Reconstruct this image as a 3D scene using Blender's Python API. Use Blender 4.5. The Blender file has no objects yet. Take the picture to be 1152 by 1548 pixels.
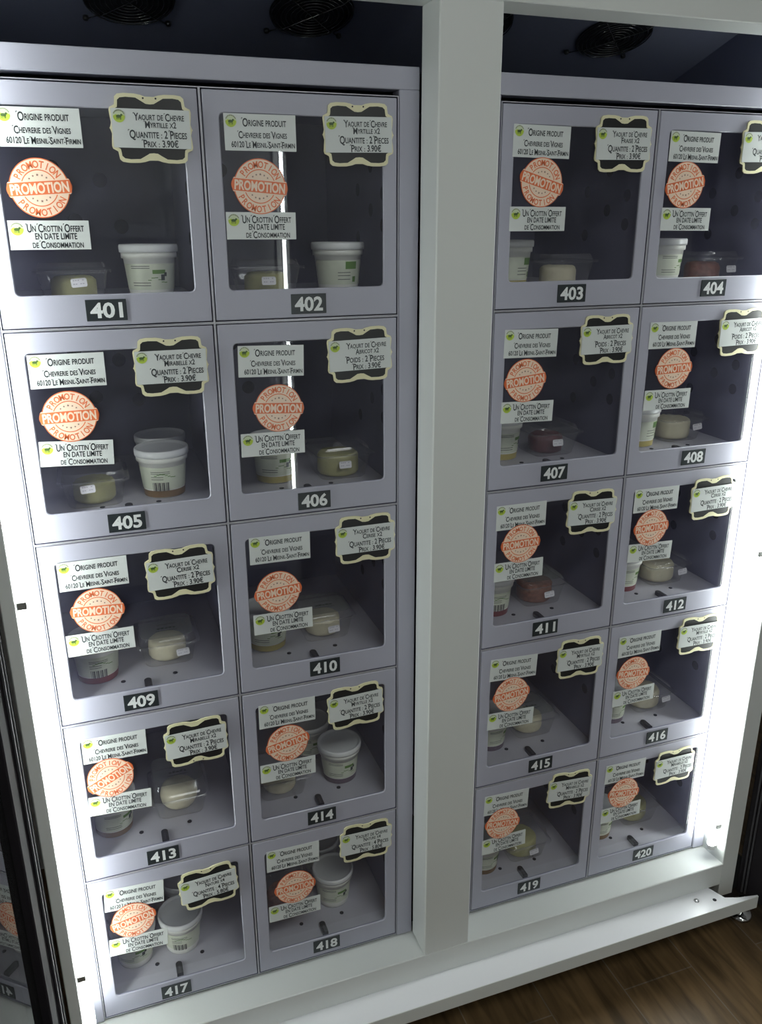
import bpy, math, random
from mathutils import Matrix, Vector
random.seed(7)
PI = math.pi
sc = bpy.context.scene
COL = sc.collection
Z0 = 1.86                      # height of the top of the locker bank above the floor
H = 0.325396                   # height of one locker
W = 0.30                       # width of one locker
GAP = 0.173965                 # distance between the two banks
COLX = [0.0, W, 2 * W + GAP, 3 * W + GAP]
FRONT = -0.07                  # front face of the cabinet, the locker doors are at y = 0

# ------------------------------------------------------------------ camera
cam_data = bpy.data.cameras.new("camera")
cam = bpy.data.objects.new("camera", cam_data)
COL.objects.link(cam)
cam_data.sensor_fit = 'VERTICAL'
cam_data.sensor_height = 36.0
cam_data.lens = 29.172
cam_data.clip_start = 0.02
cam.matrix_world = Matrix(((0.941603, 0.113582, -0.316989, 0.104870),
                           (-0.336698, 0.305907, -0.890537, -1.302054),
                           (-0.004179, 0.945262, 0.326286, Z0 - 0.185693),
                           (0, 0, 0, 1)))
sc.camera = cam

# ------------------------------------------------------------------ light and exposure
TUBE_STRENGTH = 29.0
CEILING_STRENGTH = 8.0
WORLD_STRENGTH = 0.06
world = bpy.data.worlds.new("room_air")
sc.world = world
world.use_nodes = True
world.node_tree.nodes["Background"].inputs[0].default_value = (0.85, 0.95, 1.0, 1)
world.node_tree.nodes["Background"].inputs[1].default_value = WORLD_STRENGTH
vs = sc.view_settings
vs.view_transform = 'Standard'
vs.look = 'None'
vs.exposure = 0.0
vs.gamma = 1.0
vs.use_curve_mapping = False
cy = sc.cycles
cy.use_denoising = True
cy.max_bounces = 10
cy.transparent_max_bounces = 24
cy.caustics_reflective = False
cy.caustics_refractive = False
cy.sample_clamp_indirect = 6.0

# ------------------------------------------------------------------ materials
MATS = {}


def nodes_of(name):
    m = bpy.data.materials.new(name)
    m.use_nodes = True
    MATS[name] = m
    nt = m.node_tree
    b = nt.nodes["Principled BSDF"]
    return m, nt, b


def mat(name, col, rough=0.5, metal=0.0, spec=0.5, var=0.0, scale=30.0, bump=0.0, bscale=300.0):
    m, nt, b = nodes_of(name)
    b.inputs["Base Color"].default_value = (*col, 1)
    b.inputs["Roughness"].default_value = rough
    b.inputs["Metallic"].default_value = metal
    b.inputs["Specular IOR Level"].default_value = spec
    if var > 0 or bump > 0:
        tc = nt.nodes.new("ShaderNodeTexCoord")
    if var > 0:
        n = nt.nodes.new("ShaderNodeTexNoise")
        n.inputs["Scale"].default_value = scale
        n.inputs["Detail"].default_value = 4
        nt.links.new(tc.outputs["Object"], n.inputs["Vector"])
        r = nt.nodes.new("ShaderNodeMapRange")
        r.inputs[3].default_value = 1 - var
        r.inputs[4].default_value = 1 + var
        nt.links.new(n.outputs["Fac"], r.inputs[0])
        mx = nt.nodes.new("ShaderNodeMix")
        mx.data_type = 'RGBA'
        mx.blend_type = 'MULTIPLY'
        mx.inputs[0].default_value = 1
        mx.inputs[6].default_value = (*col, 1)
        nt.links.new(r.outputs[0], mx.inputs[7])
        nt.links.new(mx.outputs[2], b.inputs["Base Color"])
    if bump > 0:
        n2 = nt.nodes.new("ShaderNodeTexNoise")
        n2.inputs["Scale"].default_value = bscale
        nt.links.new(tc.outputs["Object"], n2.inputs["Vector"])
        bp = nt.nodes.new("ShaderNodeBump")
        bp.inputs["Strength"].default_value = bump
        bp.inputs["Distance"].default_value = 0.001
        nt.links.new(n2.outputs["Fac"], bp.inputs["Height"])
        nt.links.new(bp.outputs[0], b.inputs["Normal"])
    return m


def see_through(name, tint, dust=0.03, dust_col=(0.6, 0.6, 0.7), ior=1.5, rough=0.0, var=0.0, gloss=1.0):
    m = bpy.data.materials.new(name)
    m.use_nodes = True
    MATS[name] = m
    nt = m.node_tree
    nt.nodes.clear()
    out = nt.nodes.new("ShaderNodeOutputMaterial")
    tr = nt.nodes.new("ShaderNodeBsdfTransparent")
    tr.inputs[0].default_value = (*tint, 1)
    gl = nt.nodes.new("ShaderNodeBsdfGlossy")
    gl.inputs["Color"].default_value = (gloss, gloss, gloss, 1)
    gl.inputs["Roughness"].default_value = rough
    di = nt.nodes.new("ShaderNodeBsdfDiffuse")
    di.inputs[0].default_value = (*dust_col, 1)
    fr = nt.nodes.new("ShaderNodeFresnel")
    geo = nt.nodes.new("ShaderNodeNewGeometry")           # thin sheet: same reflectance from both sides
    mr = nt.nodes.new("ShaderNodeMapRange")
    mr.inputs[3].default_value = ior
    mr.inputs[4].default_value = 1.0 / ior
    nt.links.new(geo.outputs["Backfacing"], mr.inputs[0])
    nt.links.new(mr.outputs[0], fr.inputs[0])
    m1 = nt.nodes.new("ShaderNodeMixShader")
    m1.inputs[0].default_value = dust
    if var > 0:
        tc = nt.nodes.new("ShaderNodeTexCoord")
        n = nt.nodes.new("ShaderNodeTexNoise")
        n.inputs["Scale"].default_value = 14
        n.inputs["Detail"].default_value = 5
        nt.links.new(tc.outputs["Object"], n.inputs["Vector"])
        r = nt.nodes.new("ShaderNodeMapRange")
        r.inputs[1].default_value = 0.3
        r.inputs[2].default_value = 0.75
        r.inputs[3].default_value = dust * (1 - var)
        r.inputs[4].default_value = dust * (1 + var)
        nt.links.new(n.outputs["Fac"], r.inputs[0])
        nt.links.new(r.outputs[0], m1.inputs[0])
    nt.links.new(tr.outputs[0], m1.inputs[1])
    nt.links.new(di.outputs[0], m1.inputs[2])
    m2 = nt.nodes.new("ShaderNodeMixShader")
    nt.links.new(fr.outputs[0], m2.inputs[0])
    nt.links.new(m1.outputs[0], m2.inputs[1])
    nt.links.new(gl.outputs[0], m2.inputs[2])
    nt.links.new(m2.outputs[0], out.inputs[0])
    return m


def emitter(name, col, strength):
    m = bpy.data.materials.new(name)
    m.use_nodes = True
    MATS[name] = m
    nt = m.node_tree
    nt.nodes.clear()
    out = nt.nodes.new("ShaderNodeOutputMaterial")
    e = nt.nodes.new("ShaderNodeEmission")
    e.inputs[0].default_value = (*col, 1)
    e.inputs[1].default_value = strength
    nt.links.new(e.outputs[0], out.inputs[0])
    return m


mat("locker_steel", (0.37, 0.37, 0.44), 0.34, 0.0, 0.5, bump=0.06, bscale=420)
mat("locker_edge", (0.42, 0.42, 0.46), 0.3, 0.3)
mat("cabinet_white", (0.68, 0.70, 0.68), 0.32, 0.0, 0.5, bump=0.05, bscale=260)
mat("ledge_white", (0.82, 0.82, 0.85), 0.28)
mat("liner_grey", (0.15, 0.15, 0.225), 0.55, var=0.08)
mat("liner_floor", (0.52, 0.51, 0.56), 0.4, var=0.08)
mat("hole_dark", (0.012, 0.012, 0.018), 0.7)
mat("cavity_navy", (0.20, 0.215, 0.30), 0.5)
mat("black_plastic", (0.014, 0.014, 0.016), 0.35)
mat("black_wire", (0.16, 0.16, 0.16), 0.22, 0.8)
mat("paper", (0.64, 0.67, 0.66), 0.22, spec=0.5, bump=0.10, bscale=240)
mat("ink", (0.02, 0.025, 0.03), 0.4)
mat("logo_pale", (0.55, 0.62, 0.42), 0.4)
mat("logo_lime", (0.42, 0.55, 0.06), 0.4)
mat("logo_dark", (0.06, 0.11, 0.03), 0.4)
mat("promo_cream", (0.86, 0.67, 0.52), 0.28, bump=0.08, bscale=240)
mat("promo_red", (0.75, 0.17, 0.06), 0.3)
mat("promo_star", (0.25, 0.14, 0.11), 0.4)
mat("sign_black", (0.012, 0.012, 0.013), 0.35)
mat("sign_cream", (0.74, 0.70, 0.46), 0.4)
mat("plate_dark", (0.017, 0.023, 0.027), 0.35)
mat("plate_digit", (0.74, 0.76, 0.76), 0.4)
mat("pot_plastic", (0.86, 0.86, 0.78), 0.3, var=0.04)
mat("pot_lid", (0.84, 0.85, 0.83), 0.28)
mat("pot_lid_dim", (0.50, 0.51, 0.50), 0.35)
mat("label_print", (0.70, 0.73, 0.58), 0.4, var=0.12, scale=60)
mat("label_green", (0.13, 0.26, 0.05), 0.4)
mat("label_dark", (0.05, 0.06, 0.05), 0.5)
mat("bar_black", (0.03, 0.025, 0.03), 0.5)
mat("layer_cherry", (0.20, 0.055, 0.06), 0.35)
mat("layer_plum", (0.20, 0.12, 0.05), 0.35)
mat("layer_blueberry", (0.16, 0.12, 0.15), 0.35)
mat("layer_apricot", (0.46, 0.38, 0.12), 0.35)
mat("cheese_white", (0.74, 0.68, 0.47), 0.6, var=0.15, scale=60, bump=0.5, bscale=160)
mat("cheese_yellow", (0.48, 0.46, 0.20), 0.6, var=0.2, scale=60, bump=0.5, bscale=160)
mat("cheese_spiced", (0.26, 0.10, 0.06), 0.6, var=0.75, scale=110, bump=0.6, bscale=120)
mat("cheese_dark", (0.12, 0.025, 0.03), 0.5, var=0.6, scale=90, bump=0.6, bscale=120)
mat("tag_white", (0.78, 0.76, 0.78), 0.45)
mat("tag_ink", (0.40, 0.38, 0.42), 0.5)
mat("lamp_base", (0.8, 0.8, 0.8), 0.3)
mat("clip_steel", (0.35, 0.35, 0.34), 0.3, 0.7)
mat("chrome", (0.62, 0.62, 0.63), 0.12, 1.0)
mat("door_black", (0.016, 0.014, 0.017), 0.6, spec=0.15)
mat("gasket_black", (0.05, 0.05, 0.055), 0.5)
mat("screw_steel", (0.45, 0.45, 0.46), 0.25, 0.8)
mat("wall_plaster", (0.62, 0.62, 0.62), 0.8, var=0.08, scale=3)
mat("ceiling_plaster", (0.7, 0.7, 0.7), 0.8)
mat("notice_paper", (0.65, 0.65, 0.62), 0.5)
see_through("locker_glass", (0.965, 0.968, 0.985), dust=0.045, dust_col=(0.46, 0.46, 0.68), var=0.5)
see_through("clear_plastic", (0.97, 0.97, 0.97), dust=0.05, dust_col=(0.7, 0.7, 0.68), rough=0.08)
see_through("printed_film", (0.85, 0.85, 0.83), dust=0.35, dust_col=(0.42, 0.44, 0.40), rough=0.12)
see_through("door_glass", (0.25, 0.25, 0.27), dust=0.03, dust_col=(0.4, 0.4, 0.42), ior=1.5)
emitter("led_white", (0.93, 1.0, 0.97), TUBE_STRENGTH)
emitter("ceiling_panel", (0.95, 1.0, 0.98), CEILING_STRENGTH)


def floor_material():
    m, nt, b = nodes_of("wood_tile")
    geo = nt.nodes.new("ShaderNodeTexCoord")
    sep = nt.nodes.new("ShaderNodeSeparateXYZ")
    nt.links.new(geo.outputs["Object"], sep.inputs[0])
    ax = nt.nodes.new("ShaderNodeMath"); ax.operation = 'ADD'; ax.inputs[1].default_value = -0.738 + 1.9 * 2 + 0.19
    ay = nt.nodes.new("ShaderNodeMath"); ay.operation = 'ADD'; ay.inputs[1].default_value = 0.12 + 9.0
    nt.links.new(sep.outputs[0], ax.inputs[0])
    nt.links.new(sep.outputs[1], ay.inputs[0])
    cmb = nt.nodes.new("ShaderNodeCombineXYZ")
    nt.links.new(ay.outputs[0], cmb.inputs[0])
    nt.links.new(ax.outputs[0], cmb.inputs[1])
    br = nt.nodes.new("ShaderNodeTexBrick")
    br.offset = 0.5
    br.offset_frequency = 2
    br.inputs["Color1"].default_value = (0.170, 0.105, 0.048, 1)
    br.inputs["Color2"].default_value = (0.130, 0.080, 0.036, 1)
    br.inputs["Mortar"].default_value = (0.20, 0.16, 0.12, 1)
    br.inputs["Scale"].default_value = 1.0
    br.inputs["Mortar Size"].default_value = 0.0016
    br.inputs["Mortar Smooth"].default_value = 0.2
    br.inputs["Brick Width"].default_value = 0.9
    br.inputs["Row Height"].default_value = 0.19
    nt.links.new(cmb.outputs[0], br.inputs["Vector"])
    mp = nt.nodes.new("ShaderNodeMapping")
    mp.inputs["Scale"].default_value = (14, 1.6, 1)
    nt.links.new(geo.outputs["Object"], mp.inputs[0])
    n = nt.nodes.new("ShaderNodeTexNoise")
    n.inputs["Scale"].default_value = 3.0
    n.inputs["Detail"].default_value = 6
    n.inputs["Distortion"].default_value = 0.8
    nt.links.new(mp.outputs[0], n.inputs["Vector"])
    r = nt.nodes.new("ShaderNodeMapRange")
    r.inputs[1].default_value = 0.3
    r.inputs[2].default_value = 0.7
    r.inputs[3].default_value = 0.45
    r.inputs[4].default_value = 1.35
    nt.links.new(n.outputs["Fac"], r.inputs[0])
    mx = nt.nodes.new("ShaderNodeMix")
    mx.data_type = 'RGBA'
    mx.blend_type = 'MULTIPLY'
    mx.inputs[0].default_value = 1
    nt.links.new(br.outputs["Color"], mx.inputs[6])
    nt.links.new(r.outputs[0], mx.inputs[7])
    nt.links.new(mx.outputs[2], b.inputs["Base Color"])
    b.inputs["Roughness"].default_value = 0.42
    bp = nt.nodes.new("ShaderNodeBump")
    bp.inputs["Strength"].default_value = 0.25
    bp.inputs["Distance"].default_value = 0.002
    nt.links.new(n.outputs["Fac"], bp.inputs["Height"])
    nt.links.new(bp.outputs[0], b.inputs["Normal"])


floor_material()


# ------------------------------------------------------------------ mesh helper
class MB:
    def __init__(self):
        self.v = []; self.f = []; self.m = []; self.s = []; self.mats = []

    def mi(self, name):
        if name not in self.mats:
            self.mats.append(name)
        return self.mats.index(name)

    def add(self, verts, faces, m, smooth=False):
        o = len(self.v); k = self.mi(m)
        self.v.extend([tuple(p) for p in verts])
        for f in faces:
            self.f.append(tuple(i + o for i in f)); self.m.append(k); self.s.append(smooth)
        return self

    def box(self, x0, x1, y0, y1, z0, z1, m):
        vs_ = [(x0, y0, z0), (x1, y0, z0), (x1, y1, z0), (x0, y1, z0), (x0, y0, z1), (x1, y0, z1), (x1, y1, z1), (x0, y1, z1)]
        return self.add(vs_, [(0, 3, 2, 1), (4, 5, 6, 7), (0, 1, 5, 4), (1, 2, 6, 5), (2, 3, 7, 6), (3, 0, 4, 7)], m)

    def bbox(self, x0, x1, y0, y1, z0, z1, m, b=0.0015):
        """box with chamfered edges"""
        lx = [x0, x0 + b, x1 - b, x1]; ly = [y0, y0 + b, y1 - b, y1]; lz = [z0, z0 + b, z1 - b, z1]
        P = []
        idx = {}
        for i in (0, 1):
            for j in (0, 1):
                for k in (0, 1):
                    xi = (lx[0], lx[3])[i]; xin = (lx[1], lx[2])[i]
                    yi = (ly[0], ly[3])[j]; yin = (ly[1], ly[2])[j]
                    zi = (lz[0], lz[3])[k]; zin = (lz[1], lz[2])[k]
                    for a, p in enumerate([(xi, yin, zin), (xin, yi, zin), (xin, yin, zi)]):
                        idx[(i, j, k, a)] = len(P); P.append(p)
        F = []
        for i in (0, 1):
            q = [idx[(i, j, k, 0)] for j, k in ((0, 0), (1, 0), (1, 1), (0, 1))]
            F.append(q if i else q[::-1])
        for j in (0, 1):
            q = [idx[(i, j, k, 1)] for i, k in ((0, 0), (1, 0), (1, 1), (0, 1))]
            F.append(q[::-1] if j else q)
        for k in (0, 1):
            q = [idx[(i, j, k, 2)] for i, j in ((0, 0), (1, 0), (1, 1), (0, 1))]
            F.append(q if k else q[::-1])
        for j in (0, 1):
            for k in (0, 1):
                q = [idx[(0, j, k, 1)], idx[(1, j, k, 1)], idx[(1, j, k, 2)], idx[(0, j, k, 2)]]
                F.append(q if (j == 0) == (k == 1) else q[::-1])
        for i in (0, 1):
            for k in (0, 1):
                q = [idx[(i, 0, k, 0)], idx[(i, 1, k, 0)], idx[(i, 1, k, 2)], idx[(i, 0, k, 2)]]
                F.append(q if (i == 1) == (k == 1) else q[::-1])
        for i in (0, 1):
            for j in (0, 1):
                q = [idx[(i, j, 0, 0)], idx[(i, j, 1, 0)], idx[(i, j, 1, 1)], idx[(i, j, 0, 1)]]
                F.append(q if (i == 0) == (j == 1) else q[::-1])
        for i in (0, 1):
            for j in (0, 1):
                for k in (0, 1):
                    q = [idx[(i, j, k, a)] for a in range(3)]
                    F.append(q if (i + j + k) % 2 else q[::-1])
        return self.add(P, F, m)

    def loops(self, loops, m, closed=True, cap0=False, cap1=False, smooth=False, ring=False):
        n = len(loops[0]); V = [p for L in loops for p in L]; F = []
        R = len(loops)
        for r in range(R if ring else R - 1):
            a = r * n; b = ((r + 1) % R) * n
            for i in range(n if closed else n - 1):
                j = (i + 1) % n
                F.append((a + i, a + j, b + j, b + i))
        if cap0: F.append(tuple(range(n))[::-1])
        if cap1: F.append(tuple(range((R - 1) * n, R * n)))
        return self.add(V, F, m, smooth)

    def lathe(self, prof, m, n=28, c=(0, 0, 0), cap0=True, cap1=True, smooth=True):
        L = []
        for r, z in prof:
            L.append([(c[0] + r * math.cos(2 * PI * i / n), c[1] + r * math.sin(2 * PI * i / n), c[2] + z) for i in range(n)])
        return self.loops(L, m, True, cap0, cap1, smooth)

    def tube(self, pts, r, m, n=6, closed=False):
        P = [Vector(p) for p in pts]; L = []
        for i, p in enumerate(P):
            if closed:
                t = P[(i + 1) % len(P)] - P[i - 1]
            else:
                t = P[min(i + 1, len(P) - 1)] - P[max(i - 1, 0)]
            t.normalize()
            u = t.orthogonal().normalized() if abs(t.z) > 0.95 else t.cross(Vector((0, 0, 1))).normalized()
            w = t.cross(u)
            L.append([tuple(p + r * (math.cos(2 * PI * k / n) * u + math.sin(2 * PI * k / n) * w)) for k in range(n)])
        return self.loops(L, m, True, not closed, not closed, True, ring=closed)

    def poly(self, pts, m):
        """flat polygon in the x-z plane, facing -y; pts (x, y, z)"""
        return self.add(pts, [tuple(range(len(pts)))], m)

    def mesh(self, name):
        me = bpy.data.meshes.new(name)
        me.from_pydata(self.v, [], self.f)
        for k in self.mats:
            me.materials.append(MATS[k])
        me.polygons.foreach_set("material_index", self.m)
        me.polygons.foreach_set("use_smooth", self.s)
        me.update()
        return me

    def build(self, name, parent=None, loc=(0, 0, 0), rot=(0, 0, 0)):
        return link(name, self.mesh(name), parent, loc, rot)


def link(name, me, parent=None, loc=(0, 0, 0), rot=(0, 0, 0)):
    o = bpy.data.objects.new(name, me)
    COL.objects.link(o)
    o.location = loc
    o.rotation_euler = rot
    if parent is not None:
        o.parent = parent
    return o


def tag(o, label, cat, group=None):
    o["label"] = label
    o["category"] = cat
    if group:
        o["group"] = group
    return o


def thing(name, label, cat, loc=(0, 0, 0), rotz=0.0, group=None):
    o = bpy.data.objects.new(name, None)
    o.empty_display_size = 0.03
    COL.objects.link(o)
    o.location = loc
    o.rotation_euler = (0, 0, rotz)
    return tag(o, label, cat, group)


def struct(name, mb):
    o = mb.build(name)
    o["kind"] = "structure"
    return o


def rrect(x0, x1, z0, z1, r, k=4):
    """rounded rectangle, counter-clockwise seen from the front (x right, z up)"""
    out = []
    for cx, cz, a0 in ((x1 - r, z0 + r, -PI / 2), (x1 - r, z1 - r, 0), (x0 + r, z1 - r, PI / 2), (x0 + r, z0 + r, PI)):
        for i in range(k + 1):
            a = a0 + i * PI / 2 / k
            out.append((cx + r * math.cos(a), cz + r * math.sin(a)))
    return out


# ------------------------------------------------------------------ lettering
GLYPH = {}


def _text_mesh(s, off):
    cu = bpy.data.curves.new("t", 'FONT')
    cu.body = s
    cu.offset = off
    cu.resolution_u = 3
    ob = bpy.data.objects.new("t", cu)
    COL.objects.link(ob)
    dg = bpy.context.evaluated_depsgraph_get()
    me = bpy.data.meshes.new_from_object(ob.evaluated_get(dg))
    v = [(p.co.x, p.co.y) for p in me.vertices]
    f = [tuple(p.vertices) for p in me.polygons]
    bpy.data.meshes.remove(me)
    bpy.data.objects.remove(ob)
    bpy.data.curves.remove(cu)
    return v, f


def glyph(ch, off=0.012):
    key = (ch, off)
    if key not in GLYPH:
        if ch == ' ':
            GLYPH[key] = ([], [], 0.30)
        else:
            v, f = _text_mesh(ch, off)
            v2, _ = _text_mesh(ch + ch, off)
            adv = (max(p[0] for p in v2) - max(p[0] for p in v)) if v else 0.5
            GLYPH[key] = (v, f, adv)
    return GLYPH[key]


CAP = 0.70


def layout(s, small=0.80, off=0.022, swash=True):
    """condensed capitals; lower case becomes small capitals; returns verts, faces, width for a cap height of about CAP"""
    V = []; F = []; x = 0.0
    for ch in s:
        up = ch.upper()
        k = small if (ch.islower() or ch in "-:.") else 1.0
        v, f, adv = glyph(up, off)
        o = len(V)
        dz = -0.06 if (ch.isupper() and swash) else 0.0
        kk = 1.12 if (ch.isupper() and swash) else k
        V += [(x + p[0] * kk, dz + p[1] * kk) for p in v]
        F += [tuple(i + o for i in q) for q in f]
        if ch.isupper() and swash and ch != 'E':     # the little curl in front of a capital
            o = len(V)
            pts = [(-0.12, 0.60), (-0.16, 0.70), (-0.09, 0.78), (0.06, 0.77)]
            inn = [(-0.07, 0.61), (-0.10, 0.68), (-0.06, 0.71), (0.06, 0.69)]
            V += [(x + a, b) for a, b in pts] + [(x + a, b) for a, b in inn]
            F += [(o + i, o + 4 + i, o + 5 + i, o + 1 + i) for i in range(3)]
        x += adv * kk
    return V, F, x


def write(mb, s, cx, cz, width, height, y, m, small=0.80, off=0.022, swash=True):
    V, F, w = layout(s, small, off, swash)
    xs = [p[0] for p in V]
    x0, x1 = min(xs), max(xs)
    sx = width / (x1 - x0)
    sz = height / CAP
    mb.add([(cx + (p[0] - (x0 + x1) / 2) * sx, y, cz - height / 2 + p[1] * sz) for p in V], F, m)


def write_arc(mb, s, r, span, top, y, m, h, off=0.02):
    """letters standing on a circle of radius r"""
    n = len(s)
    for i, ch in enumerate(s):
        v, f, adv = glyph(ch, off)
        mid = (max(p[0] for p in v) + min(p[0] for p in v)) / 2
        t = (i + 0.5) / n - 0.5
        k = h / CAP
        out = []
        for p in v:
            lx = (p[0] - mid) * k * 0.78
            lz = p[1] * k
            if top:
                a = PI / 2 - t * span
                rr = r + lz
                ux, uz = math.cos(a), math.sin(a)
                out.append((ux * rr + uz * lx, y, uz * rr - ux * lx))
            else:
                a = -PI / 2 + t * span
                rr = r + h - lz
                ux, uz = math.cos(a), math.sin(a)
                out.append((ux * rr - uz * lx, y, uz * rr + ux * lx))
        mb.add(out, f, m)


def disc(mb, cx, cz, r, y, m, n=24, sx=1.0, sz=1.0):
    mb.add([(cx + sx * r * math.cos(2 * PI * i / n), y, cz + sz * r * math.sin(2 * PI * i / n)) for i in range(n)], [tuple(range(n))], m)


def ringflat(mb, r0, r1, y, m, n=48, a0=0.0, a1=2 * PI):
    V = []; F = []
    for i in range(n + 1):
        a = a0 + (a1 - a0) * i / n
        V += [(r0 * math.cos(a), y, r0 * math.sin(a)), (r1 * math.cos(a), y, r1 * math.sin(a))]
    for i in range(n):
        F.append((2 * i, 2 * i + 1, 2 * i + 3, 2 * i + 2))
    mb.add(V, F, m)


def star(mb, cx, cz, r, y, m):
    P = []
    for i in range(10):
        a = PI / 2 + i * PI / 5
        rr = r if i % 2 == 0 else r * 0.42
        P.append((cx + rr * math.cos(a), y, cz + rr * math.sin(a)))
    F = [(i, (i + 1) % 10, 10) for i in range(10)]
    mb.add(P + [(cx, y, cz)], F, m)


def logo(mb, cx, cz, r, y):
    """round dairy badge: arc of dark writing over a lime meadow with a dark animal shape"""
    disc(mb, cx, cz, r, y, "logo_pale")
    V = []
    for i in range(17):
        a = PI + PI * i / 16
        V.append((cx + r * 0.92 * math.cos(a), y - .0001, cz - r * 0.02 + r * 0.92 * math.sin(a)))
    V += [(cx + r * 0.6, y - .0001, cz + r * 0.22), (cx, y - .0001, cz + r * 0.12), (cx - r * 0.5, y - .0001, cz + r * 0.25)]
    mb.poly(V, "logo_lime")
    disc(mb, cx - r * .05, cz - r * .05, r * .42, y - .0002, "logo_dark", 14, 1.0, 0.55)
    disc(mb, cx + r * .38, cz + r * .15, r * .17, y - .0002, "logo_dark", 10)
    for dx in (-.35, -.15, .12, .28):
        mb.box(cx + r * dx - r * .04, cx + r * dx + r * .04, y - .0003, y - .0002, cz - r * .55, cz - r * .1, "logo_dark")
    n = 12
    for i in range(n):                                   # the ring of tiny capitals, as it reads from here
        a = PI * (0.12 + 0.76 * (i + .5) / n)
        mb.add([(cx + rr * math.cos(a + da), y - .0002, cz + rr * math.sin(a + da)) for rr, da in ((r * .78, -.05), (r * .96, -.05), (r * .96, .05), (r * .78, .05))], [(0, 1, 2, 3)], "ink")


def card(mb, w, h, t=0.0007, y=0.0, m="paper"):
    mb.box(-w / 2, w / 2, y - t, y, -h / 2, h / 2, m)


Y1 = -0.0009


def mesh_origin():
    mb = MB()
    card(mb, .1055, .049)
    logo(mb, -.0425, .0145, .0085, Y1)
    write(mb, "Origine produit", .0055, .0135, .066, .0098, Y1, "ink")
    write(mb, "Chevrerie des Vignes", .0025, -.0030, .073, .0084, Y1, "ink")
    write(mb, "60120 Le Mesnil-Saint-Firmin", .0035, -.0160, .094, .0078, Y1, "ink")
    return mb.mesh("origin_label")


def mesh_offer():
    mb = MB()
    card(mb, .1055, .0385)
    logo(mb, -.0415, .0080, .0088, Y1)
    write(mb, "Un Crottin Offert", .0075, .0095, .076, .0096, Y1, "ink")
    write(mb, "en date limite", .0080, -.0014, .055, .0080, Y1, "ink", small=1.0)
    write(mb, "de Consommation", .0095, -.0124, .067, .0086, Y1, "ink")
    return mb.mesh("offer_label")


def mesh_promo():
    mb = MB()
    R = .0385; B = .0085; T = .0425
    out = []
    N = 64
    for i in range(N):
        a = 2 * PI * i / N
        c, s = math.cos(a), math.sin(a)
        rr = R + (T - R) * max(0.0, 1 - (abs(s) / 0.30) ** 1.5)
        out.append((rr * c, rr * s))
    mb.loops([[(p[0], 0, p[1]) for p in out], [(p[0], -.0006, p[1]) for p in out]], "promo_red", True, False, True)
    disc(mb, 0, 0, R - .0013, -.0007, "promo_cream", 56)
    ringflat(mb, .0225, .0238, -.0008, "promo_red")
    # ring cut by the band
    write_arc(mb, "PROMOTION", .0258, 2.25, True, -.0009, "promo_red", .0090)
    write_arc(mb, "PROMOTION", .0268, 2.25, False, -.0009, "promo_red", .0090)
    mb.box(-.0395, .0395, -.0011, -.0010, -B - .0012, B + .0012, "promo_cream")
    mb.box(-.0405, .0405, -.0013, -.0012, -B, B, "promo_red")
    write(mb, "PROMOTION", 0, 0, .0755, .0128, -.0015, "promo_cream", off=0.035, swash=False)
    for sgn in (1, -1):
        for i in range(5):
            a = (i - 2) * 0.36
            star(mb, .0168 * math.sin(a), sgn * .0168 * math.cos(a), .0021 if i == 2 else .0017, -.0010, "promo_star")
    return mb.mesh("promotion_sticker")


def sign_outline(grow=0.0):
    """ornate bracket outline, right half listed from the top middle down, mirrored"""
    q = [(0.0, .0405), (.006, .0405), (.012, .0425), (.020, .0438), (.034, .0440), (.0425, .0428), (.0462, .0395),
         (.0468, .0335), (.0475, .0295), (.0505, .0278), (.0540, .0262), (.0552, .0225), (.0545, .0140), (.0535, .0070), (.0552, .0015), (.0565, 0.0)]
    half = q + [(x, -z) for x, z in q[::-1][1:]]
    loop = half + [(-x, z) for x, z in half[::-1][1:-1]]
    res = []
    n = len(loop)
    for i, p in enumerate(loop):
        a = loop[i - 1]; b = loop[(i + 1) % n]
        tx, tz = b[0] - a[0], b[1] - a[1]
        L = math.hypot(tx, tz) or 1
        res.append((p[0] - tz / L * -grow, p[1] + tx / L * -grow) if False else (p[0] + (tz / L) * -grow * -1 * -1, p[1] - (tx / L) * -grow * -1 * -1))
    return loop if grow == 0 else [(p[0] * (1 + grow / .055), p[1] * (1 + grow / .043)) for p in loop]


def mesh_sign_frame():
    mb = MB()
    o = sign_outline()
    # inner edge of the cream border: same outline drawn in, with a lower saddle at the middle of top and bottom
    inn = []
    for x, z in o:
        ix = x * 0.925
        iz = z * 0.895
        if abs(x) < .021 and abs(z) > .03:
            iz -= math.copysign(.0052 * math.cos(x / .021 * PI / 2) ** 1.0, z)
        inn.append((ix, iz))
    t = -.0025
    mb.loops([[(x, 0, z) for x, z in o], [(x, t, z) for x, z in o], [(x, t, z) for x, z in inn], [(x, t + .0006, z) for x, z in inn]], "sign_cream", True)
    n = len(inn)
    mb.add([(x, t + .0006, z) for x, z in inn] + [(0, t + .0006, 0)], [(i, (i + 1) % n, n) for i in range(n)], "sign_black")
    for x in (-.0085, .0085):
        disc(mb, x, .0385, .0013, t - .0002, "sign_black", 10)
    return mb.mesh("price_sign")


CARD_CACHE = {}


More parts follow.
